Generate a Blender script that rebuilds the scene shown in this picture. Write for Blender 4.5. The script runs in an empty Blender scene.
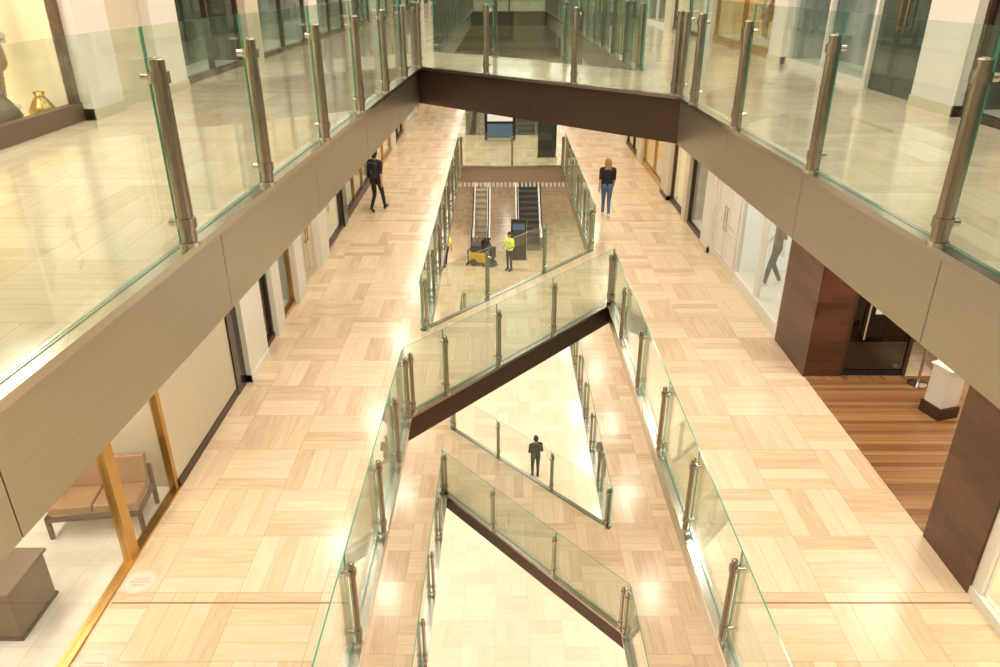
import bpy, bmesh, math, random
from mathutils import Vector, Matrix
random.seed(4)
scene = bpy.context.scene
scene.view_settings.view_transform = 'Standard'
scene.view_settings.look = 'None'

Z2, Z1, Z0, ZB, ZR = 4.75, 0.0, -5.4, -10.6, 9.8
XL1, XR1, XL2, XR2 = -4.45, 5.4, -5.3, 6.0

# ------------------------------------------------------------------ materials
def newmat(name):
    m = bpy.data.materials.new(name); m.use_nodes = True
    nt = m.node_tree; nt.nodes.clear()
    out = nt.nodes.new('ShaderNodeOutputMaterial')
    return m, nt, out

def pmat(name, col, rough=0.5, metal=0.0, var=0.0, vscale=(6, 6, 6), bump=0.0, emit=0.0, coat=0.0):
    m, nt, out = newmat(name)
    b = nt.nodes.new('ShaderNodeBsdfPrincipled')
    nt.links.new(b.outputs[0], out.inputs[0])
    b.inputs['Roughness'].default_value = rough
    b.inputs['Metallic'].default_value = metal
    b.inputs['Coat Weight'].default_value = coat
    c = (col[0], col[1], col[2], 1)
    b.inputs['Base Color'].default_value = c
    if emit:
        b.inputs['Emission Color'].default_value = c
        b.inputs['Emission Strength'].default_value = emit
    tc = nt.nodes.new('ShaderNodeNewGeometry')
    mp = nt.nodes.new('ShaderNodeMapping'); mp.inputs['Scale'].default_value = vscale
    nt.links.new(tc.outputs['Position'], mp.inputs[0])
    nz = nt.nodes.new('ShaderNodeTexNoise'); nz.inputs['Scale'].default_value = 1.0
    nz.inputs['Detail'].default_value = 4
    nt.links.new(mp.outputs[0], nz.inputs['Vector'])
    mx = nt.nodes.new('ShaderNodeMix'); mx.data_type = 'RGBA'
    v = max(var, 0.03)
    mx.inputs['A'].default_value = (col[0]*(1-v), col[1]*(1-v), col[2]*(1-v), 1)
    mx.inputs['B'].default_value = (min(1, col[0]*(1+v)), min(1, col[1]*(1+v)), min(1, col[2]*(1+v)), 1)
    nt.links.new(nz.outputs[0], mx.inputs['Factor'])
    nt.links.new(mx.outputs['Result'], b.inputs['Base Color'])
    if bump:
        bp = nt.nodes.new('ShaderNodeBump'); bp.inputs['Strength'].default_value = bump
        nt.links.new(nz.outputs[0], bp.inputs['Height']); nt.links.new(bp.outputs[0], b.inputs['Normal'])
    return m

class NT:
    def __init__(s, nt): s.nt = nt
    def val(s, sock, v):
        if isinstance(v, (int, float)): sock.default_value = v
        else: s.nt.links.new(v, sock)
    def m(s, op, a, b=0.0, c=0.0):
        n = s.nt.nodes.new('ShaderNodeMath'); n.operation = op
        s.val(n.inputs[0], a); s.val(n.inputs[1], b); s.val(n.inputs[2], c)
        return n.outputs[0]
    def mixf(s, f, a, b):
        n = s.nt.nodes.new('ShaderNodeMix'); n.data_type = 'FLOAT'
        s.val(n.inputs[0], f); s.val(n.inputs[2], a); s.val(n.inputs[3], b)
        return n.outputs[0]

def basket_floor(name, lo, mid, hi, grout, block=0.96, planks=4, rough=0.2, streak=0.62, gw=.005, gs=.65):
    m, nt, out = newmat(name); N = NT(nt)
    b = nt.nodes.new('ShaderNodeBsdfPrincipled'); nt.links.new(b.outputs[0], out.inputs[0])
    g = nt.nodes.new('ShaderNodeNewGeometry')
    sp = nt.nodes.new('ShaderNodeSeparateXYZ'); nt.links.new(g.outputs['Position'], sp.inputs[0])
    X = N.m('DIVIDE', sp.outputs[0], block); Y = N.m('DIVIDE', sp.outputs[1], block)
    X = N.m('ADD', X, 50.13); Y = N.m('ADD', Y, 50.27)
    ix = N.m('FLOOR', X); iy = N.m('FLOOR', Y)
    u = N.m('FRACT', X); v = N.m('FRACT', Y)
    chk = N.m('MODULO', N.m('ADD', ix, iy), 2.0)
    chk = N.m('GREATER_THAN', chk, 0.5)
    t = N.m('MULTIPLY', N.mixf(chk, u, v), float(planks))
    o = N.mixf(chk, v, u)
    pi = N.m('FLOOR', t); tf = N.m('FRACT', t)
    cb = nt.nodes.new('ShaderNodeCombineXYZ')
    nt.links.new(ix, cb.inputs[0]); nt.links.new(iy, cb.inputs[1]); nt.links.new(pi, cb.inputs[2])
    wn = nt.nodes.new('ShaderNodeTexWhiteNoise'); wn.noise_dimensions = '3D'
    nt.links.new(cb.outputs[0], wn.inputs[0])
    c2 = nt.nodes.new('ShaderNodeCombineXYZ')
    nt.links.new(N.m('MULTIPLY', t, 3.0), c2.inputs[0])
    nt.links.new(N.m('MULTIPLY', o, 1.4), c2.inputs[1])
    nt.links.new(N.m('MULTIPLY', wn.outputs[0], 60.0), c2.inputs[2])
    nz = nt.nodes.new('ShaderNodeTexNoise'); nz.inputs['Scale'].default_value = 1.3
    nz.inputs['Detail'].default_value = 5; nz.inputs['Roughness'].default_value = .6
    nt.links.new(c2.outputs[0], nz.inputs['Vector'])
    f = N.mixf(streak, wn.outputs[0], nz.outputs[0])
    cr = nt.nodes.new('ShaderNodeValToRGB')
    cr.color_ramp.elements[0].position = 0.2; cr.color_ramp.elements[0].color = (*lo, 1)
    cr.color_ramp.elements[1].position = 0.75; cr.color_ramp.elements[1].color = (*hi, 1)
    e = cr.color_ramp.elements.new(0.46); e.color = (*mid, 1)
    nt.links.new(f, cr.inputs[0])
    def edge(s, w):
        d = N.m('MINIMUM', s, N.m('SUBTRACT', 1.0, s))
        return N.m('LESS_THAN', d, w)
    gr = N.m('MAXIMUM', edge(tf, gw*.7*planks/block), edge(o, gw/block))
    gr = N.m('MULTIPLY', gr, gs)
    mx = nt.nodes.new('ShaderNodeMix'); mx.data_type = 'RGBA'
    nt.links.new(gr, mx.inputs['Factor']); nt.links.new(cr.outputs[0], mx.inputs['A'])
    mx.inputs['B'].default_value = (*grout, 1)
    nt.links.new(mx.outputs['Result'], b.inputs['Base Color'])
    rr = N.m('ADD', N.m('MULTIPLY', nz.outputs[0], 0.10), rough-0.05)
    nt.links.new(rr, b.inputs['Roughness'])
    return m

def glassmat(name, tint, refl=1.0, rough=0.01):
    m, nt, out = newmat(name); N = NT(nt)
    tr = nt.nodes.new('ShaderNodeBsdfTransparent'); tr.inputs[0].default_value = (*tint, 1)
    gl = nt.nodes.new('ShaderNodeBsdfGlossy'); gl.inputs['Roughness'].default_value = rough
    gl.inputs['Color'].default_value = (.95, 1, .97, 1)
    lw = nt.nodes.new('ShaderNodeLayerWeight'); lw.inputs['Blend'].default_value = .5
    p = N.m('POWER', lw.outputs['Facing'], 5.0)
    f = N.m('MULTIPLY', N.m('ADD', N.m('MULTIPLY', p, .8), .035), refl)
    mx = nt.nodes.new('ShaderNodeMixShader')
    nt.links.new(f, mx.inputs[0]); nt.links.new(tr.outputs[0], mx.inputs[1]); nt.links.new(gl.outputs[0], mx.inputs[2])
    nt.links.new(mx.outputs[0], out.inputs[0])
    return m

TRAV = basket_floor('travertine_floor', (.61, .44, .29), (.75, .59, .41), (.83, .69, .51), (.46, .31, .19), rough=.22)
TRAV2 = basket_floor('travertine_polished', (.62, .48, .34), (.73, .60, .45), (.80, .69, .54), (.45, .34, .24), rough=.13)
PINK = basket_floor('lower_floor_stone', (.78, .62, .49), (.84, .70, .57), (.88, .77, .66), (.62, .47, .36), planks=2, rough=.2)
PARQ = basket_floor('oak_parquet', (.17, .075, .028), (.27, .13, .052), (.38, .20, .088), (.11, .05, .02), block=4.2, planks=44, rough=.28, gw=.002, streak=.5)
WOOD = pmat('walnut', (.075, .032, .018), .35, var=.4, vscale=(30, 4, 30))
def woodwall():
    m, nt, out = newmat('walnut_panelling'); N = NT(nt)
    b = nt.nodes.new('ShaderNodeBsdfPrincipled'); nt.links.new(b.outputs[0], out.inputs[0])
    g = nt.nodes.new('ShaderNodeNewGeometry')
    sp = nt.nodes.new('ShaderNodeSeparateXYZ'); nt.links.new(g.outputs['Position'], sp.inputs[0])
    row = N.m('FLOOR', N.m('MULTIPLY', sp.outputs[2], 7.0))
    al = N.m('ADD', sp.outputs[0], sp.outputs[1])
    al = N.m('ADD', al, N.m('MULTIPLY', row, 0.37))
    col = N.m('FLOOR', N.m('MULTIPLY', al, 1.1))
    cb = nt.nodes.new('ShaderNodeCombineXYZ'); nt.links.new(row, cb.inputs[0]); nt.links.new(col, cb.inputs[1])
    wn = nt.nodes.new('ShaderNodeTexWhiteNoise'); nt.links.new(cb.outputs[0], wn.inputs[0])
    mp = nt.nodes.new('ShaderNodeMapping'); mp.inputs['Scale'].default_value = (3, 3, 45)
    nt.links.new(g.outputs['Position'], mp.inputs[0])
    nz = nt.nodes.new('ShaderNodeTexNoise'); nz.inputs['Scale'].default_value = 1; nt.links.new(mp.outputs[0], nz.inputs['Vector'])
    f = N.mixf(.6, wn.outputs[0], nz.outputs[0])
    cr = nt.nodes.new('ShaderNodeValToRGB')
    cr.color_ramp.elements[0].color = (.03, .011, .006, 1); cr.color_ramp.elements[1].color = (.17, .072, .038, 1)
    nt.links.new(f, cr.inputs[0]); nt.links.new(cr.outputs[0], b.inputs['Base Color'])
    b.inputs['Roughness'].default_value = .35
    return m
WOODW = woodwall()
CEIL = pmat('ceiling_white', (.82, .78, .71), .8)
CREAM = pmat('cream_plaster', (.66, .59, .46), .6)
WHITE = pmat('white_paint', (.80, .78, .73), .45)
WARMW = pmat('warm_white_glow_display', (.82, .69, .47), .6, emit=.36)  # emission in the colour stands in for shop lamps
WHITEL = pmat('white_glow_display', (.76, .78, .77), .6, emit=.25)  # glow built into the white in place of shop lighting
STEEL = pmat('brushed_steel', (.62, .575, .515), .34, 1.0, var=.10, vscale=(1.2, 1.2, 90), bump=.02)
STEELD = pmat('post_steel', (.43, .385, .335), .24, 1.0, var=.1)
STEELL = pmat('bright_steel', (.70, .67, .62), .22, 1.0, var=.05)
BRONZE = pmat('dark_bronze', (.085, .052, .036), .38, .5, var=.15, vscale=(2, 2, 60))
MAUVE = pmat('bronze_anodised_panel', (.42, .33, .27), .4, .6, var=.1)
BRASS = pmat('brass', (.58, .36, .13), .28, 1.0, var=.08)
BLACK = pmat('black_rubber', (.018, .018, .02), .45)
BLACKG = pmat('black_gloss', (.015, .018, .02), .12)
DARKG = pmat('dark_shop_glazing', (.035, .05, .047), .08, 0.0, coat=.5)
GOLD = pmat('gold_glow_display', (.78, .52, .21), .5, emit=.3)  # self-glowing back panels, replacing lamps inside the shops
GREYC = pmat('grey_curtain', (.28, .30, .29), .7, var=.4, vscale=(14, 14, .6), emit=.12)  # faint glow put into the curtain colour instead of window lamps
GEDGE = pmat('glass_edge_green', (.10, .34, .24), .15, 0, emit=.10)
GLASS = glassmat('balustrade_glass', (.912, .966, .940), 1.3)
SGLASS = glassmat('shop_glass', (.96, .98, .97), .9)
DGLASS = glassmat('smoked_glass', (.45, .42, .40), 1.0)
LEATH = pmat('tan_leather', (.34, .18, .09), .4, var=.15)
TAUPE = pmat('taupe_laminate', (.17, .11, .075), .4, .3, var=.1)
PINKS = pmat('pink_sticker', (.84, .48, .40), .5)
PINKL = pmat('pale_pink_print', (.90, .66, .58), .5)
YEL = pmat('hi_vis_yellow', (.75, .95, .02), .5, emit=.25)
SILV = pmat('reflective_tape', (.75, .75, .72), .3)
YMACH = pmat('machine_yellow', (.75, .50, .03), .35)
SKIN = pmat('skin', (.55, .30, .20), .5)
CLB = pmat('black_cloth', (.02, .02, .024), .8)
CLN = pmat('navy_cloth', (.03, .04, .07), .8)
JEAN = pmat('blue_denim', (.10, .17, .32), .8)
HAIRD = pmat('dark_hair', (.03, .02, .015), .6)
HAIRB = pmat('blonde_hair', (.42, .25, .10), .55)
FLOR = pmat('floral_dress', (.50, .32, .20), .7, var=.9, vscale=(40, 40, 40))
BLUES = pmat('blue_screen', (.06, .13, .20), .2, emit=.3)
DGREY = pmat('dark_grey', (.08, .08, .085), .5)

# ------------------------------------------------------------------ mesh builder
class MB:
    def __init__(s): s.v = []; s.f = []; s.m = []; s.sm = []
    def add(s, vs, fs, mat, smooth=False):
        o = len(s.v); s.v += [tuple(v) for v in vs]
        for f in fs:
            s.f.append([i+o for i in f]); s.m.append(mat); s.sm.append(smooth)
    def box(s, x0, x1, y0, y1, z0, z1, mat):
        if x0 > x1: x0, x1 = x1, x0
        if y0 > y1: y0, y1 = y1, y0
        s.add([(x0,y0,z0),(x1,y0,z0),(x1,y1,z0),(x0,y1,z0),(x0,y0,z1),(x1,y0,z1),(x1,y1,z1),(x0,y1,z1)],
              [(0,3,2,1),(4,5,6,7),(0,1,5,4),(1,2,6,5),(2,3,7,6),(3,0,4,7)], mat)
    def seg(s, a, b, t0, t1, z0, z1, mat, mat2=None):
        a = Vector(a); b = Vector(b); d = (b-a).normalized(); n = Vector((-d.y, d.x))
        p = [a+n*t0, b+n*t0, b+n*t1, a+n*t1]
        vs = [(q.x,q.y,z0) for q in p]+[(q.x,q.y,z1) for q in p]
        m2 = mat2 or mat
        s.add(vs, [(0,1,5,4),(2,3,7,6)], mat)
        s.add(vs, [(0,3,2,1),(4,5,6,7),(1,2,6,5),(3,0,4,7)], m2)
    def cyl(s, p0, p1, r0, r1, mat, n=14, smooth=True):
        p0 = Vector(p0); p1 = Vector(p1); d = (p1-p0).normalized()
        a = d.orthogonal().normalized(); b = d.cross(a)
        vs = []
        for p, r in ((p0, r0), (p1, r1)):
            for i in range(n):
                t = 2*math.pi*i/n; vs.append(p+(a*math.cos(t)+b*math.sin(t))*r)
        s.add(vs, [(i, (i+1) % n, n+(i+1) % n, n+i) for i in range(n)], mat, smooth)
        s.add(vs, [tuple(range(n-1, -1, -1)), tuple(range(n, 2*n))], mat)
    def sph(s, c, r, mat, nu=14, nv=8):
        if not isinstance(r, (tuple, list)): r = (r, r, r)
        vs = []; fs = []
        for j in range(nv+1):
            ph = math.pi*j/nv
            for i in range(nu):
                t = 2*math.pi*i/nu
                vs.append((c[0]+r[0]*math.sin(ph)*math.cos(t), c[1]+r[1]*math.sin(ph)*math.sin(t), c[2]+r[2]*math.cos(ph)))
        for j in range(nv):
            for i in range(nu):
                fs.append((j*nu+i, (j+1)*nu+i, (j+1)*nu+(i+1) % nu, j*nu+(i+1) % nu))
        s.add(vs, fs, mat, True)
    def cap(s, a, b, ra, rb, mat, n=10):
        s.cyl(a, b, ra, rb, mat, n); s.sph(a, ra, mat, n, 6); s.sph(b, rb, mat, n, 6)
    def tube(s, pts, r, mat, n=8):
        for a, b in zip(pts[:-1], pts[1:]): s.cyl(a, b, r, r, mat, n)
        for p in pts[1:-1]: s.sph(p, r, mat, n, 5)
    def lathe(s, c, prof, mat, n=20):
        vs = []
        for r, z in prof:
            for i in range(n):
                t = 2*math.pi*i/n; vs.append((c[0]+r*math.cos(t), c[1]+r*math.sin(t), c[2]+z))
        k = len(prof)
        s.add(vs, [(j*n+i, j*n+(i+1) % n, (j+1)*n+(i+1) % n, (j+1)*n+i) for j in range(k-1) for i in range(n)], mat, True)
        s.add(vs, [tuple(range(n))], mat)
    def prx(s, poly, x0, x1, mat, mside=None):
        n = len(poly)
        vs = [(x0, y, z) for y, z in poly]+[(x1, y, z) for y, z in poly]
        s.add(vs, [tuple(range(n)), tuple(range(2*n-1, n-1, -1))], mside or mat)
        s.add(vs, [(i, n+i, n+(i+1) % n, (i+1) % n) for i in range(n)], mat)
    def build(s, name, loc=(0, 0, 0), rz=0.0, bevel=0.0):
        me = bpy.data.meshes.new(name)
        me.from_pydata(s.v, [], s.f)
        slots = []
        for m in s.m:
            if m not in slots: slots.append(m)
        for m in slots: me.materials.append(m)
        me.polygons.foreach_set('material_index', [slots.index(m) for m in s.m])
        me.polygons.foreach_set('use_smooth', s.sm)
        bm = bmesh.new(); bm.from_mesh(me); bmesh.ops.recalc_face_normals(bm, faces=bm.faces); bm.to_mesh(me); bm.free()
        me.update()
        ob = bpy.data.objects.new(name, me); scene.collection.objects.link(ob)
        ob.location = loc; ob.rotation_euler = (0, 0, rz)
        if bevel:
            md = ob.modifiers.new('bevel', 'BEVEL'); md.width = bevel; md.segments = 2; md.limit_method = 'ANGLE'
        return ob

def obj_from(name, mesh, loc, rz=0, sc=1):
    ob = bpy.data.objects.new(name, mesh); scene.collection.objects.link(ob)
    ob.location = loc; ob.rotation_euler = (0, 0, rz); ob.scale = (sc, sc, sc)
    return ob

# ------------------------------------------------------------------ slabs with voids
YN, YF, XW0, XW1 = -2.0, 78.0, -9.0, 10.0
def slab(name, holes, ztop, th, mtop, mbot):
    cu = bpy.data.curves.new(name, 'CURVE'); cu.dimensions = '2D'; cu.fill_mode = 'BOTH'; cu.extrude = th/2
    rect = [(XW0, YN), (XW1, YN), (XW1, YF), (XW0, YF)]
    for poly in [rect]+holes:
        sp = cu.splines.new('POLY'); sp.points.add(len(poly)-1)
        for p, q in zip(sp.points, poly): p.co = (q[0], q[1], 0, 1)
        sp.use_cyclic_u = True
    tmp = bpy.data.objects.new('tmp', cu); scene.collection.objects.link(tmp)
    dg = bpy.context.evaluated_depsgraph_get(); dg.update()
    me = bpy.data.meshes.new_from_object(tmp.evaluated_get(dg))
    bpy.data.objects.remove(tmp)
    me.name = name; me.materials.clear(); me.materials.append(mtop); me.materials.append(mbot)
    for p in me.polygons:
        p.use_smooth = False
        p.material_index = 0 if (abs(p.normal.z) > .9 and p.center.z > 0) else 1
    ob = bpy.data.objects.new(name, me); scene.collection.objects.link(ob); ob.location = (0, 0, ztop-th/2)
    return ob

V2 = [[(-2.40, .05), (3.22, .05), (2.84, 12.0), (-1.72, 16.3)],
      [(-1.65, 19.5), (2.79, 15.3), (2.6, 44), (-1.6, 44)]]
V1 = [[(-1.62, 1.5), (2.47, 1.5), (2.45, 15.1), (-1.55, 10.35)],
      [(-1.55, 13.45), (2.45, 18.4), (2.45, 28), (-1.55, 28)],
      [(-1.55, 34), (2.45, 34), (2.45, 47), (-1.55, 47)]]
V0 = [[(-1.6, 3), (2.6, 3), (2.55, 10.9), (-1.45, 15.5)],
      [(-1.45, 18.3), (2.6, 13.9), (2.6, 26), (-1.45, 26)]]
slab('floor_upper_gallery', V2, Z2, .72, TRAV2, CEIL)
slab('floor_main_gallery', V1, Z1, .5, TRAV, CEIL)
slab('floor_lower_gallery', V0, Z0, .5, TRAV, CEIL)
mb = MB(); mb.box(XW0, XW1, YN, YF, ZB-.3, ZB, PINK); mb.build('floor_ground')
mb = MB(); mb.box(XW0, XW1, YN, YF, ZR, ZR+.3, CEIL); mb.build('ceiling')
for nm, b in (('wall_left', (XW0-.3, XW0, YN-.3, YF+.3)), ('wall_right', (XW1, XW1+.3, YN-.3, YF+.3)),
              ('wall_back', (XW0, XW1, YF, YF+.3)), ('wall_front', (XW0, XW1, YN-.3, YN))):
    mb = MB(); mb.box(b[0], b[1], b[2], b[3], ZB-.3, ZR+.3, CREAM); mb.build(nm)

# ------------------------------------------------------------------ balustrades & fascias
def balustrade(poly, z, edges, glass_h, post_h, fas_h, fmats, custom=None, pr=.036):
    custom = custom or {}
    B = MB(); F = MB()
    n = len(poly)
    for i in range(n):
        a = Vector(poly[i]); b = Vector(poly[(i+1) % n]); L = (b-a).length; d = (b-a)/L; nn = Vector((-d.y, d.x))
        fm = fmats[i]
        k = max(1, round(L/2.6))
        for j in range(k):
            p = a+d*(L*j/k+.004); q = a+d*(L*(j+1)/k-.004)
            F.seg(p, q, .0, .035, z-fas_h-.02, z-.05, fm)
        F.seg(a, b, .0, .03, z-fas_h-.01, z-.06, BLACK)
        F.seg(a+d*.03, b-d*.03, -.01, .13, z-.05, z+.004, STEELL if fm is STEEL else STEELD)
        if i not in edges: continue
        if i in custom: ts = custom[i]
        else:
            m = max(1, round(L/1.85)); ts = [L*j/m for j in range(m+1)]
            ts[0] = .12; ts[-1] = L-.12
        cuts = [0.03]+[t for t in ts if .3 < t < L-.3]+[L-.03]
        for s0, s1 in zip(cuts[:-1], cuts[1:]):
            B.seg(a+d*(s0+.008), a+d*(s1-.008), .02, .036, z+.012, z+glass_h, GLASS, GEDGE)
        for t in ts:
            p = a+d*t+nn*.088
            B.cyl((p.x, p.y, z+.0), (p.x, p.y, z+post_h), pr, pr*.92, STEELD, 14)
            B.sph((p.x, p.y, z+post_h), (pr*.92, pr*.92, .02), STEELD, 12, 6)
            for cz in (z+.16, z+post_h-.1):
                c0 = p-nn*.11; c1 = p+nn*.045
                B.cyl((c0.x, c0.y, cz), (c1.x, c1.y, cz), .028, .028, STEELL, 12)
                B.cyl((p.x, p.y, cz-.035), (p.x, p.y, cz+.035), pr+.012, pr+.012, STEELD, 14)
            B.cyl((p.x, p.y, z), (p.x, p.y, z+.03), pr+.02, pr+.02, STEELL, 14)
    B.build('glass_balustrade'); F.build('trim_void_fascia')

def posts_y(poly, i, ys):
    a = Vector(poly[i]); b = Vector(poly[(i+1) % len(poly)]); L = (b-a).length
    return sorted([(y-a.y)/(b.y-a.y)*L for y in ys])
balustrade(V2[0], Z2, (0, 1, 2, 3), 1.38, 1.19, .72, [STEEL, STEEL, BRONZE, STEEL],
           {1: posts_y(V2[0], 1, [.3, 2.3, 4.85, 6.95, 9.2, 11.1, 11.9]),
            3: posts_y(V2[0], 3, [.2, 2.1, 4.85, 6.5, 8.5, 10.4, 12.3, 14.2, 16.1])}, pr=.054)
balustrade(V2[1], Z2, (0, 1, 2, 3), 1.38, 1.19, .72, [BRONZE, STEEL, BRONZE, STEEL], pr=.05)
balustrade(V1[0], Z1, (0, 1, 2, 3), 1.2, 1.08, .5, [BRONZE, STEEL, BRONZE, STEEL],
           {1: posts_y(V1[0], 1, [2.1, 4.0, 5.8, 7.55, 9.3, 11.2, 13.1, 14.95]),
            2: [.12, 2.25, 3.93, 5.3, 6.09], 3: posts_y(V1[0], 3, [2.1, 4.0, 5.75, 7.5, 9.0, 10.2])})
balustrade(V1[1], Z1, (0, 1, 2, 3), 1.2, 1.08, .6, [BRONZE, STEEL, MAUVE, STEEL])
balustrade(V1[2], Z1, (0, 1, 2, 3), 1.2, 1.08, .6, [BRONZE, STEEL, BRONZE, STEEL])
balustrade(V0[0], Z0, (0, 1, 2, 3), 1.2, 1.08, .5, [BRONZE, STEEL, BRONZE, STEEL])
balustrade(V0[1], Z0, (0, 1, 2, 3), 1.2, 1.08, .5, [BRONZE, STEEL, BRONZE, STEEL])

mb = MB()
for (x0, x1, y, z) in ((-1.5, 2.4, 28.03, -.62), (-1.5, 2.4, 47.03, -.62)):
    k = 26
    for i in range(k):
        xx = x0+(x1-x0)*i/(k-1)
        mb.box(xx-.04, xx+.04, y-.04, y+1.2, z-.18, z+.03, WHITE)
mb.build('soffit_louvre')

mb = MB()
for y in (6.3, 21.0, 33.0):
    mb.box(XL1+.05, -1.66, y-.01, y+.01, .0, .003, LEATH); mb.box(2.5, XR1-.05, y-.01, y+.01, .0, .003, LEATH)
mb.build('trim_floor_joint')

# ------------------------------------------------------------------ storefronts
NW = [0]; ND = [1]
LS = 0.88
def area(loc, sx, sy, power, col=(1, .88, .73), shape='RECTANGLE', name='downlight', rot=(0, 0, 0)):
    l = bpy.data.lights.new(name, 'AREA'); l.shape = shape; l.size = sx
    if shape in ('RECTANGLE', 'ELLIPSE'): l.size_y = sy
    l.energy = power*LS; l.color = col
    o = bpy.data.objects.new(name, l); scene.collection.objects.link(o); o.location = loc; o.rotation_euler = rot
    return o

def shopwin(X, sg, y0, y1, z, H, frame, depth=1.8, back=WARMW, fl=None, base=.15, fw=.07, mull=1, light=0, glass=SGLASS, gh=3.0, basem=None, sides=True):
    m = MB(); NW[0] += 1
    xa, xb = X, X+sg*.1
    for yy in [y0+fw/2]+[y0+(y1-y0)*k/mull for k in range(1, mull)]+[y1-fw/2]:
        m.box(xa, xb, yy-fw/2, yy+fw/2, z, z+gh, frame)
    m.box(xa-sg*.02, xb, y0, y1, z, z+base, basem or frame)
    m.box(xa, xb, y0, y1, z+gh-.08, z+gh, frame)
    m.box(xa-sg*.01, xb, y0, y1, z+gh, z+H, CREAM)
    m.box(X+sg*.045, X+sg*.055, y0+fw, y1-fw, z+base, z+gh-.08, glass)
    m.box(X+sg*depth, X+sg*(depth+.08), y0, y1, z, z+H-.01, back)
    if sides:
        m.box(xb, X+sg*depth, y0, y0+.04, z, z+H-.01, back); m.box(xb, X+sg*depth, y1-.04, y1, z, z+H-.01, back)
    m.box(xb, X+sg*depth, y0+(.04 if sides else 0), y1-(.04 if sides else 0), z, z+(base if fl is None else .01), fl or WHITE)
    m.build('window_%d' % NW[0])
    if light: area((X+sg*depth*.5, (y0+y1)/2, z+gh-.1), .5, (y1-y0)*.7, light*(y1-y0), name='light_display')

def solid(X, sg, y0, y1, z, H, mat, proud=.0, name='wall_pier', basem=None):
    m = MB(); m.box(X-sg*proud, X+sg*.3, y0, y1, z, z+H, mat)
    if basem: m.box(X-sg*(proud+.02), X, y0, y1, z, z+.14, basem)
    m.build(name)

def door2(X, sg, y0, y1, z, H, frame, panel, handle, panelled=True):
    m = MB(); f = .1; hh = 2.6; ND[0] += 1
    m.box(X-sg*.03, X+sg*.15, y0, y0+f, z, z+hh, frame); m.box(X-sg*.03, X+sg*.15, y1-f, y1, z, z+hh, frame)
    m.box(X-sg*.03, X+sg*.15, y0, y1, z+hh, z+H, frame)
    mid = (y0+y1)/2
    for a, b, hy in ((y0+f, mid-.005, mid-.1), (mid+.005, y1-f, mid+.1)):
        m.box(X+sg*.04, X+sg*.09, a, b, z+.01, z+hh, panel)
        if panelled:
            for (za, zb) in ((.2, .95), (1.1, 2.4)):
                ya, yb = a+.13, b-.13
                for q in ((ya, ya+.03, za, zb), (yb-.03, yb, za, zb), (ya, yb, za, za+.03), (ya, yb, zb-.03, zb)):
                    m.box(X+sg*.02, X+sg*.04, q[0], q[1], z+q[2], z+q[3], panel)
        m.cyl((X-sg*.02, hy, z+.9), (X-sg*.02, hy, z+1.5), .015, .015, handle, 8)
        for hz in (.95, 1.45): m.cyl((X-sg*.02, hy, z+hz), (X+sg*.05, hy, z+hz), .01, .01, handle, 8)
    m.build('door_%d' % ND[0])

H1 = 4.03; H2 = ZR-Z2
SHF = basket_floor('white_shop_tile', (.68, .64, .58), (.76, .72, .66), (.82, .78, .72), (.52, .48, .42), block=1.2, planks=2, rough=.25)
# --- main gallery, left
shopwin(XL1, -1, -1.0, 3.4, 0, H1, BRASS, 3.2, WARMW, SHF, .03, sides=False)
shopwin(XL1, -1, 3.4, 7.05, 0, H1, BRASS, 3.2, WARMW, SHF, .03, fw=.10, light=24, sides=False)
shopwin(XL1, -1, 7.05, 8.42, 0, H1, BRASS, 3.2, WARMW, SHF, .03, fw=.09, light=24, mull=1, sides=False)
mb = MB(); mb.box(XL1-3.2, XL1-.3, 8.42, 8.5, 0, H1, CREAM); mb.build('wall_shop_partition')
solid(XL1, -1, 8.42, 10.95, 0, H1, CREAM, 0, 'wall_pier', BRONZE)
solid(XL1, -1, 10.95, 11.4, 0, H1, BLACKG, .03)
solid(XL1, -1, 11.4, 12.45, 0, H1, WHITE, .12, 'wall_pier', WHITE)
shopwin(XL1, -1, 12.45, 13.25, 0, H1, BRONZE, .6, DARKG, None, .1)
solid(XL1, -1, 13.25, 13.75, 0, H1, WHITE, .1)
shopwin(XL1, -1, 13.75, 14.9, 0, H1, BRASS, .8, GREYC, None, .1)
solid(XL1, -1, 14.9, 15.5, 0, H1, WHITE, .12)
door2(XL1, -1, 15.5, 17.2, 0, H1, WHITE, CREAM, BRASS)
solid(XL1, -1, 17.2, 18.0, 0, H1, WHITE, .12)
shopwin(XL1, -1, 18.0, 20.4, 0, H1, BRONZE, 1.5, WARMW, None, .1)
solid(XL1, -1, 20.4, 20.9, 0, H1, BLACKG, .06)
shopwin(XL1, -1, 20.9, 25.5, 0, H1, BRASS, 1.6, TAUPE, None, .25, mull=3, basem=BRONZE)
solid(XL1, -1, 25.5, 26.5, 0, H1, CREAM, .1)
y = 26.5; k = 0
while y < 76:
    w = 4.2 if k % 2 == 0 else 3.0
    y1 = min(y+w, 77.9)
    shopwin(XL1, -1, y, y1, 0, H1, (BRASS, BRONZE, WHITE)[k % 3], 1.6, (WARMW, GOLD, WHITEL)[k % 3], None, .12, mull=2)
    if y1+.9 < 78: solid(XL1, -1, y1, y1+.9, 0, H1, (WHITE, CREAM)[k % 2], .1)
    y = y1+.9; k += 1
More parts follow.
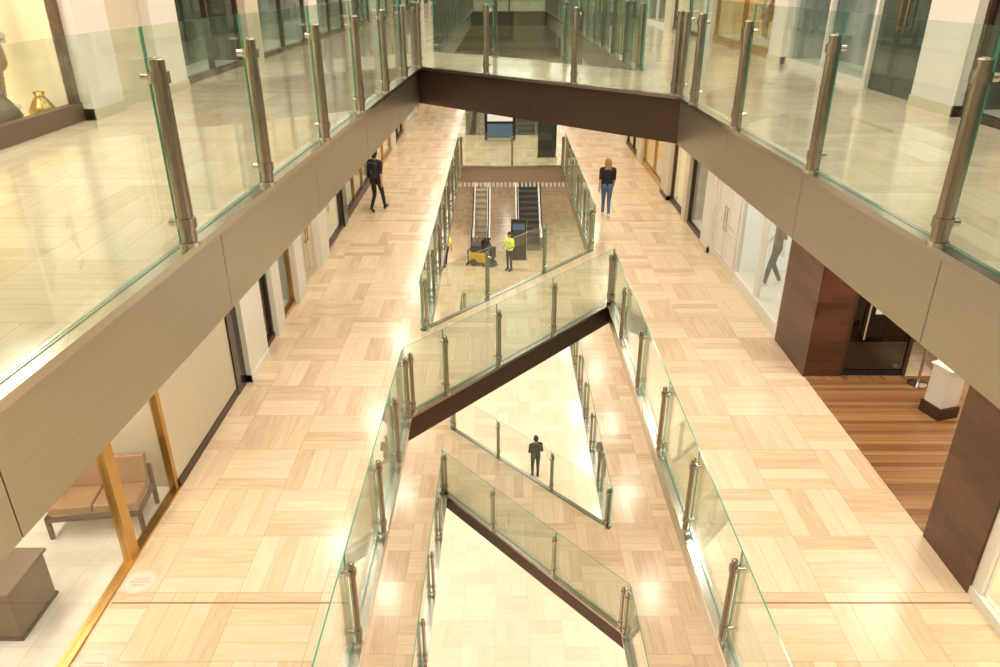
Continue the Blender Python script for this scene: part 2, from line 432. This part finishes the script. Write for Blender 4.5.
# --- main gallery, right
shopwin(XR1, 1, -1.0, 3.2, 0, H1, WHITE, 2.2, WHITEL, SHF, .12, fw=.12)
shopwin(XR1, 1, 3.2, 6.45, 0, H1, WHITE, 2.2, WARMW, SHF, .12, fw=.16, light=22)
solid(XR1, 1, 6.45, 7.43, 0, H1, WOODW, .03, 'wall_pier')
mb = MB()
mb.box(XR1, 9.4, 7.43, 11.6, 0.0, .012, PARQ)
mb.build('floor_parquet')
mb = MB()
mb.box(XR1+.3, 9.4, 7.36, 7.42, 0, H1, WOODW)
mb.box(9.4, 9.5, 7.36, 13.1, 0, H1, WARMW)
mb.box(XR1, XR1+.12, 7.43, 11.6, 2.9, H1, WOODW)
mb.box(7.75, 9.4, 11.6, 11.7, 0, H1, WARMW)
mb.build('wall_shop_interior')
mb = MB()
mb.box(XR1-.03, XR1+.14, 11.6, 13.1, 0, H1, WOODW)
mb.box(XR1+.14, 6.0, 11.6, 11.75, 0, H1, WOODW)
mb.build('wall_walnut_panel')
mb = MB()
mb.box(6.0, 6.06, 11.6, 11.68, 0, 2.7, BRONZE); mb.box(7.12, 7.18, 11.6, 11.68, 0, 2.7, BRONZE)
mb.box(6.0, 7.18, 11.6, 11.68, 2.6, H1, WOODW)
mb.box(6.07, 7.11, 11.62, 11.66, .015, .12, BLACKG); mb.box(6.07, 7.11, 11.62, 11.66, 2.5, 2.6, BLACKG)
mb.box(6.07, 7.11, 11.635, 11.645, .12, 2.5, DGLASS)
mb.cyl((6.28, 11.56, .75), (6.28, 11.56, 1.55), .018, .018, STEELL, 10)
for hz in (.8, 1.5): mb.cyl((6.28, 11.56, hz), (6.28, 11.64, hz), .012, .012, STEELL, 8)
mb.box(6.42, 6.6, 11.628, 11.632, 1.2, 1.45, WHITE)
mb.box(6.75, 6.9, 11.628, 11.632, 1.35, 1.5, WHITE)
mb.build('door_1')
mb = MB(); mb.box(6.0, 9.4, 13.0, 13.08, 0, H1, WOODW); mb.build('wall_shop_partition')
area((7.2, 9.4, 3.8), 1.6, 2.6, 150, name='light_display')
mb = MB()
mb.cyl((0, 0, 0), (0, 0, .02), .17, .17, STEELL, 24); mb.cyl((0, 0, .02), (0, 0, .05), .15, .05, STEELL, 24)
mb.cyl((0, 0, .05), (0, 0, .92), .024, .024, STEELL, 14); mb.cyl((0, 0, .9), (0, 0, 1.0), .034, .034, BLACKG, 14)
mb.sph((0, 0, 1.0), .03, STEELL); mb.build('stanchion_post', (7.25, 11.3, .012))
mb = MB()
mb.box(-.2, .2, -.2, .2, 0, .2, BRONZE); mb.box(-.17, .17, -.17, .17, .2, .85, WHITE); mb.box(-.2, .2, -.2, .2, .85, .89, WHITE)
mb.build('display_plinth', (7.1, 10.35, .012), .3, bevel=.008)
mb = MB()
mb.box(-.3, .3, -.25, .25, 0, .1, BRONZE); mb.box(-.27, .27, -.22, .22, .1, .9, WHITE); mb.box(-.3, .3, -.25, .25, .9, .94, WARMW)
mb.build('display_plinth', (7.3, 9.3, .012), 0, bevel=.008)
shopwin(XR1, 1, 13.1, 16.2, 0, H1, WHITE, 1.3, WHITEL, None, .28, fw=.12, mull=2, light=6)
door2(XR1, 1, 16.2, 18.2, 0, H1, WHITE, WHITE, STEELL)
solid(XR1, 1, 18.2, 18.9, 0, H1, WHITE, .1, 'wall_pier', CREAM)
shopwin(XR1, 1, 18.9, 20.8, 0, H1, BRONZE, .8, GREYC, None, .1)
solid(XR1, 1, 20.8, 21.2, 0, H1, CREAM, .1)
shopwin(XR1, 1, 21.2, 23.2, 0, H1, BRONZE, .8, WARMW, None, .1)
solid(XR1, 1, 23.2, 24.2, 0, H1, CREAM, .12, 'wall_pier', BRONZE)
shopwin(XR1, 1, 24.2, 28.2, 0, H1, BRASS, 1.2, GOLD, None, .2, mull=2)
y = 28.2; k = 1
while y < 76:
    solid(XR1, 1, y, y+.9, 0, H1, (WHITE, CREAM)[k % 2], .1)
    w = 4.2 if k % 2 == 0 else 3.0
    y1 = min(y+.9+w, 77.9)
    shopwin(XR1, 1, y+.9, y1, 0, H1, (BRASS, BRONZE, WHITE)[k % 3], 1.6, (WARMW, GOLD, WHITEL)[k % 3], None, .12, mull=2)
    y = y1; k += 1
# --- upper gallery left
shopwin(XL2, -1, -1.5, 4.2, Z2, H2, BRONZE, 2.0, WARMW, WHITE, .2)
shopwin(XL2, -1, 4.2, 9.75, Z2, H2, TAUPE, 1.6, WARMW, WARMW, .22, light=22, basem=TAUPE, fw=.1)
solid(XL2, -1, 9.75, 10.6, Z2, H2, WHITE, .15, 'wall_pier', CREAM)
solid(XL2, -1, 10.6, 11.9, Z2, H2, CREAM, 0, 'wall_pier', CREAM)
solid(XL2, -1, 11.9, 12.9, Z2, H2, WHITE, .15, 'wall_pier', CREAM)
shopwin(XL2, -1, 12.9, 16.4, Z2, H2, BRONZE, .8, DARKG, None, .1, mull=2)
solid(XL2, -1, 16.4, 17.3, Z2, H2, CREAM, .15)
shopwin(XL2, -1, 17.3, 22, Z2, H2, BRONZE, 1.8, GREYC, None, .1, mull=2)
y = 22; k = 0
while y < 76:
    solid(XL2, -1, y, y+1, Z2, H2, (WHITE, CREAM)[k % 2], .12)
    y1 = min(y+1+4.4, 77.9)
    shopwin(XL2, -1, y+1, y1, Z2, H2, (BRONZE, BLACKG)[k % 2], 1.6, (GREYC, DARKG, WARMW)[k % 3], None, .12, mull=2)
    y = y1; k += 1
# --- upper gallery right
shopwin(XR2, 1, -1.5, 7.9, Z2, H2, BRONZE, 2.0, GREYC, WHITE, .2, mull=3)
shopwin(XR2, 1, 7.9, 10.0, Z2, H2, BRONZE, .9, DARKG, None, .1, mull=1)
solid(XR2, 1, 10.0, 11.1, Z2, H2, WHITE, .12, 'wall_pier', CREAM)
door2(XR2, 1, 11.1, 12.9, Z2, H2, WHITE, DARKG, BRASS, False)
shopwin(XR2, 1, 12.9, 16.6, Z2, H2, WHITE, .9, GREYC, None, .12, mull=2)
solid(XR2, 1, 16.6, 17.4, Z2, H2, WHITE, .12, 'wall_pier', CREAM)
shopwin(XR2, 1, 17.4, 22.5, Z2, H2, BRASS, 1.4, GOLD, None, .2, mull=2)
y = 22.5; k = 0
while y < 76:
    solid(XR2, 1, y, y+1, Z2, H2, (WHITE, CREAM)[k % 2], .12)
    y1 = min(y+1+4.4, 77.9)
    shopwin(XR2, 1, y+1, y1, Z2, H2, (BRONZE, WHITE)[k % 2], 1.6, (WARMW, DARKG, GREYC)[k % 3], None, .12, mull=2)
    y = y1; k += 1
for z in (Z0, ZB):
    H = 4.9 if z == Z0 else 4.7
    for X, sg in ((-6.0, -1), (7.0, 1)):
        y = -1.5; k = 0
        while y < 76:
            solid(X, sg, y, y+1, z, H, (WHITE, CREAM)[k % 2], .1)
            y1 = min(y+6.5, 77.9)
            shopwin(X, sg, y+1, y1, z, H, (BRONZE, WHITE)[k % 2], 1.6, (WARMW, GOLD, GREYC)[k % 3], None, .12, mull=3)
            y = y1; k += 1

# ------------------------------------------------------------------ people
def person(name, loc, rz, pose, cols, H=1.75, hair='short', pack=False, vest=False, vox=.012, mesh_only=False, extra=None):
    P = dict(eL=(-.24, -.03, 1.14), wL=(-.25, .06, .89), eR=(.24, -.03, 1.14), wR=(.25, .06, .89),
             kL=(-.10, .02, .50), aL=(-.10, -.01, .09), kR=(.10, .02, .50), aR=(.10, -.01, .09), tilt=0)
    P.update(pose)
    V = Vector
    B = []
    def b(a, c, ra, rb, l): B.append((V(a), V(c), ra, rb, l))
    tl = P['tilt']
    def T(p):
        p = V(p); dz = p.z-.95; return V((p.x, p.y+dz*tl, p.z-abs(dz*tl)*.15))
    for s in (-1, 1):
        b(T((s*.10, 0, 1.37)), T((s*.085, 0, 1.12)), .092, .085, 'top')
        b(T((s*.085, 0, 1.12)), (s*.085, 0, .98), .085, .095, 'top')
        b((s*.08, -.015, .95), (s*.085, -.015, .87), .105, .098, 'pants')
        b(T((s*.06, 0, 1.46)), T((s*.185, 0, 1.425)), .05, .058, 'top')
    b(T((0, 0, 1.40)), (0, 0, 1.0), .105, .10, 'top')
    b(T((0, 0, 1.45)), T((0, .012, 1.56)), .055, .05, 'skin')
    b(T((0, .02, 1.615)), T((0, .01, 1.67)), .074, .084, 'skin')
    b(T((0, .055, 1.565)), T((0, .04, 1.60)), .038, .05, 'skin')
    b(T((0, .108, 1.612)), T((0, .095, 1.65)), .012, .009, 'skin')
    for s in (-1, 1): b(T((s*.088, .0, 1.62)), T((s*.088, .0, 1.645)), .014, .016, 'skin')
    b(T((0, -.022, 1.685)), T((0, .025, 1.70)), .096, .082, 'hair')
    b(T((0, -.04, 1.61)), T((0, -.03, 1.67)), .07, .08, 'hair')
    if hair == 'long':
        for s in (-1, 0, 1): b(T((s*.05, -.05, 1.64)), T((s*.05, -.065, 1.46)), .065, .042, 'hair')
    for s, e, w in ((-1, V(P['eL']), V(P['wL'])), (1, V(P['eR']), V(P['wR']))):
        sh = T((s*.195, 0, 1.415))
        e = T(e) if tl else e; w = T(w) if tl else w
        b(sh, e, .054, .042, 'sleeve'); b(e, w, .041, .028, 'fore')
        d = (w-e).normalized(); k = w+d*.085
        b(w, k, .026, .03, 'skin'); b(w+V((0, .022, 0)), k+V((0, .022, 0)), .022, .022, 'skin')
        b(w-V((0, .018, 0)), k-V((0, .018, 0)), .02, .02, 'skin')
    for s, kn, an in ((-1, V(P['kL']), V(P['aL'])), (1, V(P['kR']), V(P['aR']))):
        b((s*.09, 0, .90), kn, .092, .06, 'pants'); b(kn, an, .06, .044, 'pants')
        sh = (an-kn).normalized(); fwd = V((0, -sh.z, sh.y)).normalized()
        if fwd.y < 0: fwd = -fwd
        an2 = an+V((0, 0, -.03))
        b(an2-fwd*.04, an2+fwd*.15+V((0, 0, -.012)), .042, .034, 'shoe')
        b(an2+fwd*.05, an2+fwd*.14+V((s*.01, 0, -.012)), .044, .038, 'shoe')
    if pack:
        for s in (-1, 0, 1):
            b((s*.08, -.17, 1.38), (s*.085, -.19, 1.08), .075, .085, 'pack')
        b((0, -.25, 1.2), (0, -.25, 1.1), .05, .055, 'pack')
        for s in (-1, 1): b((s*.11, .085, 1.42), (s*.12, .07, 1.2), .02, .02, 'pack')
    if extra:
        for q in extra: b(*q)
    m = MB()
    for a, c, ra, rb, l in B: m.cap(a, c, ra, rb, SKIN, 12)
    tmp = m.build('tmp_body')
    md = tmp.modifiers.new('r', 'REMESH'); md.mode = 'VOXEL'; md.voxel_size = vox; md.use_smooth_shade = True
    sm = tmp.modifiers.new('s', 'SMOOTH'); sm.factor = .5; sm.iterations = 4
    dg = bpy.context.evaluated_depsgraph_get(); dg.update()
    me = bpy.data.meshes.new_from_object(tmp.evaluated_get(dg))
    bpy.data.objects.remove(tmp)
    me.materials.clear()
    labs = ['top', 'pants', 'skin', 'hair', 'sleeve', 'fore', 'shoe', 'pack', 'tape', 'bag']
    for l in labs: me.materials.append(cols.get(l) or (SILV if l == 'tape' else cols.get('top')))
    for p in me.polygons:
        c = p.center; best = 9; bl = 'top'
        for a, e, ra, rb, l in B:
            ab = e-a; t = max(0, min(1, (c-a).dot(ab)/max(ab.length_squared, 1e-9)))
            d = (c-(a+ab*t)).length-(ra+(rb-ra)*t)
            if d < best: best = d; bl = l
        if vest and bl == 'top' and (1.08 < c.z < 1.13 or 1.23 < c.z < 1.28 or (abs(abs(c.x)-.1) < .022 and c.z > 1.2)): bl = 'tape'
        p.material_index = labs.index(bl); p.use_smooth = True
    f = MB()
    for s, e, w in ((-1, V(P['eL']), V(P['wL'])), (1, V(P['eR']), V(P['wR']))):
        e = T(e) if tl else e; w = T(w) if tl else w
        d = (w-e).normalized(); k = w+d*.08; side = V((0, 1, 0)); side = (side-d*side.dot(d)).normalized()
        inn = V((-s, 0, 0)); inn = (inn-d*inn.dot(d)).normalized()
        for q, ln in zip((-.027, -.009, .009, .027), (.06, .075, .08, .072)):
            p0 = k+side*q; p1 = p0+d*ln*.45; p2 = p1+(d*.85+inn*.5)*ln*.32; p3 = p2+(d*.5+inn*.85)*ln*.26
            f.cap(p0, p1, .0095, .0088, SKIN, 8); f.cap(p1, p2, .0088, .008, SKIN, 8); f.cap(p2, p3, .008, .007, SKIN, 8)
        p0 = w+d*.03+side*.03; p1 = p0+(side*.6+d)*.035; p2 = p1+(side*.1+d+inn*.4)*.028
        f.cap(p0, p1, .012, .011, SKIN, 8); f.cap(p1, p2, .010, .008, SKIN, 8)
    for s in (-1, 1): f.sph(T((s*.032, .086, 1.652)), .011, BLACKG, 8, 6)
    f.cap(T((-.02, .094, 1.588)), T((.02, .094, 1.588)), .006, .006, LEATH, 8)
    fo = f.build('tmp_f'); fm = fo.data
    bm = bmesh.new(); bm.from_mesh(me)
    base = len(me.materials)
    for mt in fm.materials: me.materials.append(mt if not (mt is SKIN) else cols['skin'])
    n0 = len(bm.faces); bm.from_mesh(fm); bm.faces.ensure_lookup_table()
    for i in range(n0, len(bm.faces)): bm.faces[i].material_index += base
    bm.to_mesh(me); bm.free(); bpy.data.objects.remove(fo)
    me.name = name
    if mesh_only: return me
    zmin = min(v.co.z for v in me.vertices); sc = H/1.78
    return obj_from(name, me, (loc[0], loc[1], loc[2]-zmin*sc), rz, sc)

walk = dict(kR=(.09, .16, .52), aR=(.09, .26, .10), kL=(-.09, .03, .49), aL=(-.09, -.20, .14),
            eL=(-.24, .05, 1.15), wL=(-.22, .22, .95), eR=(.24, -.12, 1.16), wR=(.25, -.13, .90))
walkL = dict(kL=(-.08, .12, .52), aL=(-.08, .18, .10), kR=(.08, .03, .49), aR=(.08, -.15, .12),
             eR=(.21, .02, 1.15), wR=(.20, .16, .96), eL=(-.21, -.08, 1.16), wL=(-.22, -.08, .90))
person('man_with_backpack', (-3.68, 21.9, 0), -.35, walk,
       dict(top=CLB, pants=CLB, skin=SKIN, hair=HAIRD, sleeve=CLB, fore=SKIN, shoe=BLACK, pack=BLACK), 1.86, pack=True)
person('woman_in_jeans', (3.1, 21.3, 0), -.1, walkL,
       dict(top=CLB, pants=JEAN, skin=SKIN, hair=HAIRB, sleeve=CLB, fore=SKIN, shoe=WHITE), 1.76, hair='long')
person('cleaner_in_hi_vis_vest', (.42, 31.2, Z0), 2.4,
       dict(wL=(-.12, .26, 1.08), wR=(.12, .26, 1.10), eL=(-.25, .02, 1.16), eR=(.25, .02, 1.16)),
       dict(top=YEL, pants=CLN, skin=SKIN, hair=HAIRD, sleeve=YEL, fore=SKIN, shoe=BLACK), 1.8, vest=True)
person('cleaner_in_hi_vis_vest', (-2.45, 31.6, Z0), .3, walk,
       dict(top=YEL, pants=CLN, skin=SKIN, hair=HAIRD, sleeve=YEL, fore=SKIN, shoe=BLACK), 1.75, vest=True)
person('man_in_dark_suit', (1.32, 23.0, ZB), .2,
       dict(wL=(-.12, .22, .98), wR=(.12, .22, 1.0)),
       dict(top=CLB, pants=CLB, skin=SKIN, hair=HAIRD, sleeve=CLB, fore=CLB, shoe=BLACK), 1.85)

mq = person('mannequin', (0, 0, 0), 0, {}, dict(top=FLOR, pants=FLOR, skin=WHITE, hair=WHITE, sleeve=WHITE, fore=WHITE, shoe=WHITE), mesh_only=True,
            extra=[((s*.09, 0, .95), (s*.17, .0, .55), .10, .12, 'pants') for s in (-1, 0, 1)])
mq2 = person('mannequin', (0, 0, 0), 0, walkL, dict(top=DGREY, pants=CLN, skin=WHITE, hair=WHITE, sleeve=DGREY, fore=WHITE, shoe=WHITE), mesh_only=True)
for me_, x, y, z, r in ((mq, -5.95, 9.2, Z2+.19, -1.4), (mq2, -6.1, 7.2, Z2+.19, -1.7), (mq, 6.0, 14.0, .25, 1.6), (mq2, 6.0, 15.3, .25, 1.4),
                        (mq2, 6.5, 8.9, Z2+.07, 1.6), (mq, 6.5, 9.6, Z2+.07, 1.5),
                        (mq, 6.8, 20.6, Z2+.17, 1.5), (mq2, -5.2, 19.2, .07, -1.5), (mq, 6.0, 26.0, .17, 1.5)):
    obj_from('mannequin', me_, (x, y, z), r)
for (x, y, s, mt) in ((-5.62, 9.45, 1.0, BRASS), (-5.68, 8.75, 1.3, TAUPE), (-5.6, 8.35, .8, GOLD)):
    mb = MB(); mb.lathe((0, 0, 0), [(.08*s, 0), (.14*s, .06*s), (.16*s, .16*s), (.10*s, .27*s), (.05*s, .33*s), (.07*s, .38*s), (.05*s, .37*s), (.03*s, .3*s)], mt)
    mb.build('display_vase', (x, y, Z2+.01))

# ------------------------------------------------------------------ floor scrubber
mb = MB()
mb.box(-.35, .35, -.55, .35, .18, .62, YMACH); mb.box(-.33, .33, -.5, .05, .62, .95, DGREY)
mb.box(-.28, .28, .1, .5, .3, .8, BLACK); mb.box(-.25, .25, -.02, .06, .9, 1.2, BLACK)
mb.cyl((0, .42, .8), (0, .25, 1.12), .03, .03, BLACK)
ring = [(.19*math.cos(t*math.pi/6), .25+.08*math.sin(t*math.pi/6), 1.14+.14*math.sin(t*math.pi/6)) for t in range(13)]
mb.tube(ring, .018, BLACK)
for sx in (-.36, .36):
    mb.cyl((sx-.04, -.35, .16), (sx+.04, -.35, .16), .16, .16, BLACK, 20)
mb.cyl((-.05, .5, .12), (.05, .5, .12), .12, .12, BLACK, 20)
mb.cyl((0, .3, .02), (0, .3, .18), .36, .3, DGREY, 24)
mb.box(-.45, .45, -.68, -.62, .02, .12, BLACK)
mb.tube([(.2, -.5, .8), (.2, -.68, .6), (.2, -.66, .1)], .03, BLACK)
mb.cyl((0, -.3, .95), (0, -.3, 1.25), .02, .02, STEELL); mb.sph((0, -.3, 1.27), .05, YMACH)
mb.build('floor_scrubber', (-.75, 32.0, Z0), -1.9, bevel=.015)

# ------------------------------------------------------------------ escalators
def escalator(x, y0, z0, y1, z1, w=1.0, treads=DGREY):
    m = MB(); fl = 1.3; ya, yb = y0+fl, y1-fl
    hw = w/2
    m.prx([(y0, z0-.02), (ya, z0-.02), (yb, z1-.02), (y1, z1-.02), (y1, z1-.5), (yb+.2, z1-.9), (ya+1.0, z0-.02)], x-hw-.16, x+hw+.16, STEEL, STEEL)
    n = int((yb-ya)/.36)
    for i in range(n):
        yy = ya+(yb-ya)*i/n; zz = z0+(z1-z0)*(i+1)/n
        m.box(x-hw, x+hw, yy, yy+(yb-ya)/n+.02, zz-.5, zz, treads)
        m.box(x-hw, x+hw, yy-.004, yy+.02, zz-.02, zz+.003, STEELD)
    m.box(x-hw, x+hw, y0, ya, z0-.02, z0+.012, STEELL); m.box(x-hw, x+hw, yb, y1, z1-.02, z1+.012, STEELL)
    for s in (-1, 1):
        xx = x+s*(hw+.08)
        poly = [(y0-.2, z0+.2), (ya, z0+.2), (yb, z1+.2), (y1+.2, z1+.2), (y1+.2, z1+.9), (yb, z1+.95), (ya, z0+.95), (y0-.2, z0+.9)]
        m.prx(poly, xx-.006, xx+.006, GEDGE, SGLASS)
        m.prx([(y0-.2, z0), (ya, z0), (yb, z1), (y1+.2, z1), (y1+.2, z1+.22), (yb, z1+.24), (ya, z0+.24), (y0-.2, z0+.22)], xx-.07, xx+.07, STEELL, STEELL)
        m.tube([(xx, y0-.1, z0+.22), (xx, y0-.32, z0+.35), (xx, y0-.4, z0+.58), (xx, y0-.32, z0+.82), (xx, y0-.1, z0+.95), (xx, ya, z0+.97),
                (xx, yb, z1+.97), (xx, y1+.1, z1+.95), (xx, y1+.32, z1+.82), (xx, y1+.4, z1+.58), (xx, y1+.32, z1+.35), (xx, y1+.1, z1+.22)], .035, BLACK, 8)
    m.build('escalator')
escalator(1.45, 33.8, Z0, 46.2, Z1)
escalator(-.95, 33.8, Z0, 46.2, Z1, w=.6, treads=STEELL)

def kiosk(loc, w=.7, h=2.05):
    m = MB()
    m.box(-w/2-.05, w/2+.05, -.2, .2, 0, .05, STEELL); m.box(-w/2, w/2, -.08, .08, .05, h, BLACKG)
    m.box(-w/2+.05, w/2-.05, -.086, -.08, .7, h-.1, DARKG)
    m.box(-w/2+.08, w/2-.08, -.09, -.086, h-.45, h-.18, BLUES)
    m.box(-w/2-.015, -w/2, -.09, .09, .05, h, STEELL); m.box(w/2, w/2+.015, -.09, .09, .05, h, STEELL)
    m.build('directory_kiosk', loc)
kiosk((1.83, 29.4, 0), .7, 2.4); kiosk((.85, 32.6, Z0), .7, 1.9)
mb = MB()
mb.box(-.65, .65, -.05, .05, .0, .06, STEELL)
for s in (-.6, .6): mb.box(s-.06, s+.06, -.05, .05, .06, 1.33, BLACKG)
mb.box(-.54, .54, -.03, .03, .15, .75, BLUES); mb.box(-.54, .54, -.05, .05, .75, .85, BLACKG); mb.box(-.54, .54, -.03, .03, .85, 1.25, WHITEL); mb.box(-.66, .66, -.05, .05, 1.25, 1.33, BLACKG)
mb.build('advertising_board', (0.0, 32.6, 0))

# ------------------------------------------------------------------ shop bench, plinth, stickers
mb = MB()
for sx in (-.55, .55):
    for sy in (-.3, .28):
        mb.box(sx-.03, sx+.03, sy-.03, sy+.03, 0, .34 if sy < 0 else .62, WOOD)
    mb.box(sx-.03, sx+.03, -.33, .31, .28, .34, WOOD)
mb.box(-.58, .58, -.33, -.27, .26, .33, WOOD); mb.box(-.58, .58, .25, .31, .26, .33, WOOD); mb.box(-.58, .58, .26, .31, .58, .64, WOOD)
for i in range(2):
    mb.box(-.53+i*.54, -.01+i*.54, -.30, .24, .34, .46, LEATH)
    mb.prx([(.13, .46), (.24, .46), (.34, .80), (.24, .82)], -.53+i*.54, -.01+i*.54, LEATH)
mb.cyl((-.5, -.05, .52), (-.5, .2, .52), .07, .07, TAUPE)
mb.build('leather_bench', (-5.12, 7.72, .01), 0.12, bevel=.02)
mb = MB(); mb.box(-.45, .45, -.35, .35, 0, .04, BRONZE); mb.box(-.43, .43, -.33, .33, .04, .62, TAUPE); mb.box(-.46, .46, -.36, .36, .62, .66, TAUPE)
mb.build('display_plinth', (-5.52, 6.10, .01), 0, bevel=.01)
for (x, y) in ((-4.22, 6.62), (-4.2, 5.42)):
    mb = MB(); mb.cyl((0, 0, 0), (0, 0, .003), .19, .19, PINKL, 40)
    mb.cyl((0, 0, .003), (0, 0, .0035), .175, .175, PINKS, 40); mb.cyl((0, 0, .0035), (0, 0, .004), .165, .165, PINKL, 40)
    for i, (a, b2) in enumerate(((-.1, .1), (-.12, .12), (-.08, .08))): mb.box(a, b2, .04-i*.05, .065-i*.05, .004, .0045, PINKS)
    mb.build('floor_sticker', (x, y, .001))

# ------------------------------------------------------------------ lights
W = (1, .89, .74)
rings = MB()
def dl(x, y, z, p, r=.2):
    area((x, y, z-.02), r*2, 0, p, W, 'DISK')
    rings.cyl((x, y, z-.012), (x, y, z), r+.05, r+.06, WHITE, 16)
y = 2.5
while y < 68:
    for x in (-3.1, 4.0): dl(x, y, Z2-.72, 66)
    for x in (-3.7, 4.6): dl(x, y+1, ZR, 85)
    if y < 50:
        for x in (-3.4, 4.5): dl(x, y+.5, Z1-.5, 78)
        for x in (-3.2, 4.3): dl(x, y+.5, Z0-.5, 125)
    y += 4.6 if y < 32 else 8
for x, y in ((-.5, 31), (1.4, 31), (.5, 52)): dl(x, y, Z1-.5, 75)
dl(.5, 30, Z0-.5, 90)
rings.build('downlight_trim')
for yy in (8, 24, 40, 56):
    area((.5, yy, ZR-.05), 3.6, 12, 430, (1, .94, .85), name='overhead_fill')  # added fill lights under the unseen roof, brightening void and upper floor

w = bpy.data.worlds.new('World'); scene.world = w; w.use_nodes = True
w.node_tree.nodes['Background'].inputs[0].default_value = (1, .9, .78, 1)
w.node_tree.nodes['Background'].inputs[1].default_value = .4

# ------------------------------------------------------------------ camera
cd = bpy.data.cameras.new('camera'); cam = bpy.data.objects.new('camera', cd); scene.collection.objects.link(cam)
cam.location = (0, 0, 6.4); cam.rotation_euler = (math.radians(90-25.57), 0, 0)
cd.sensor_width = 36; cd.lens = 26.82; cd.clip_start = .05; cd.clip_end = 300
scene.camera = cam
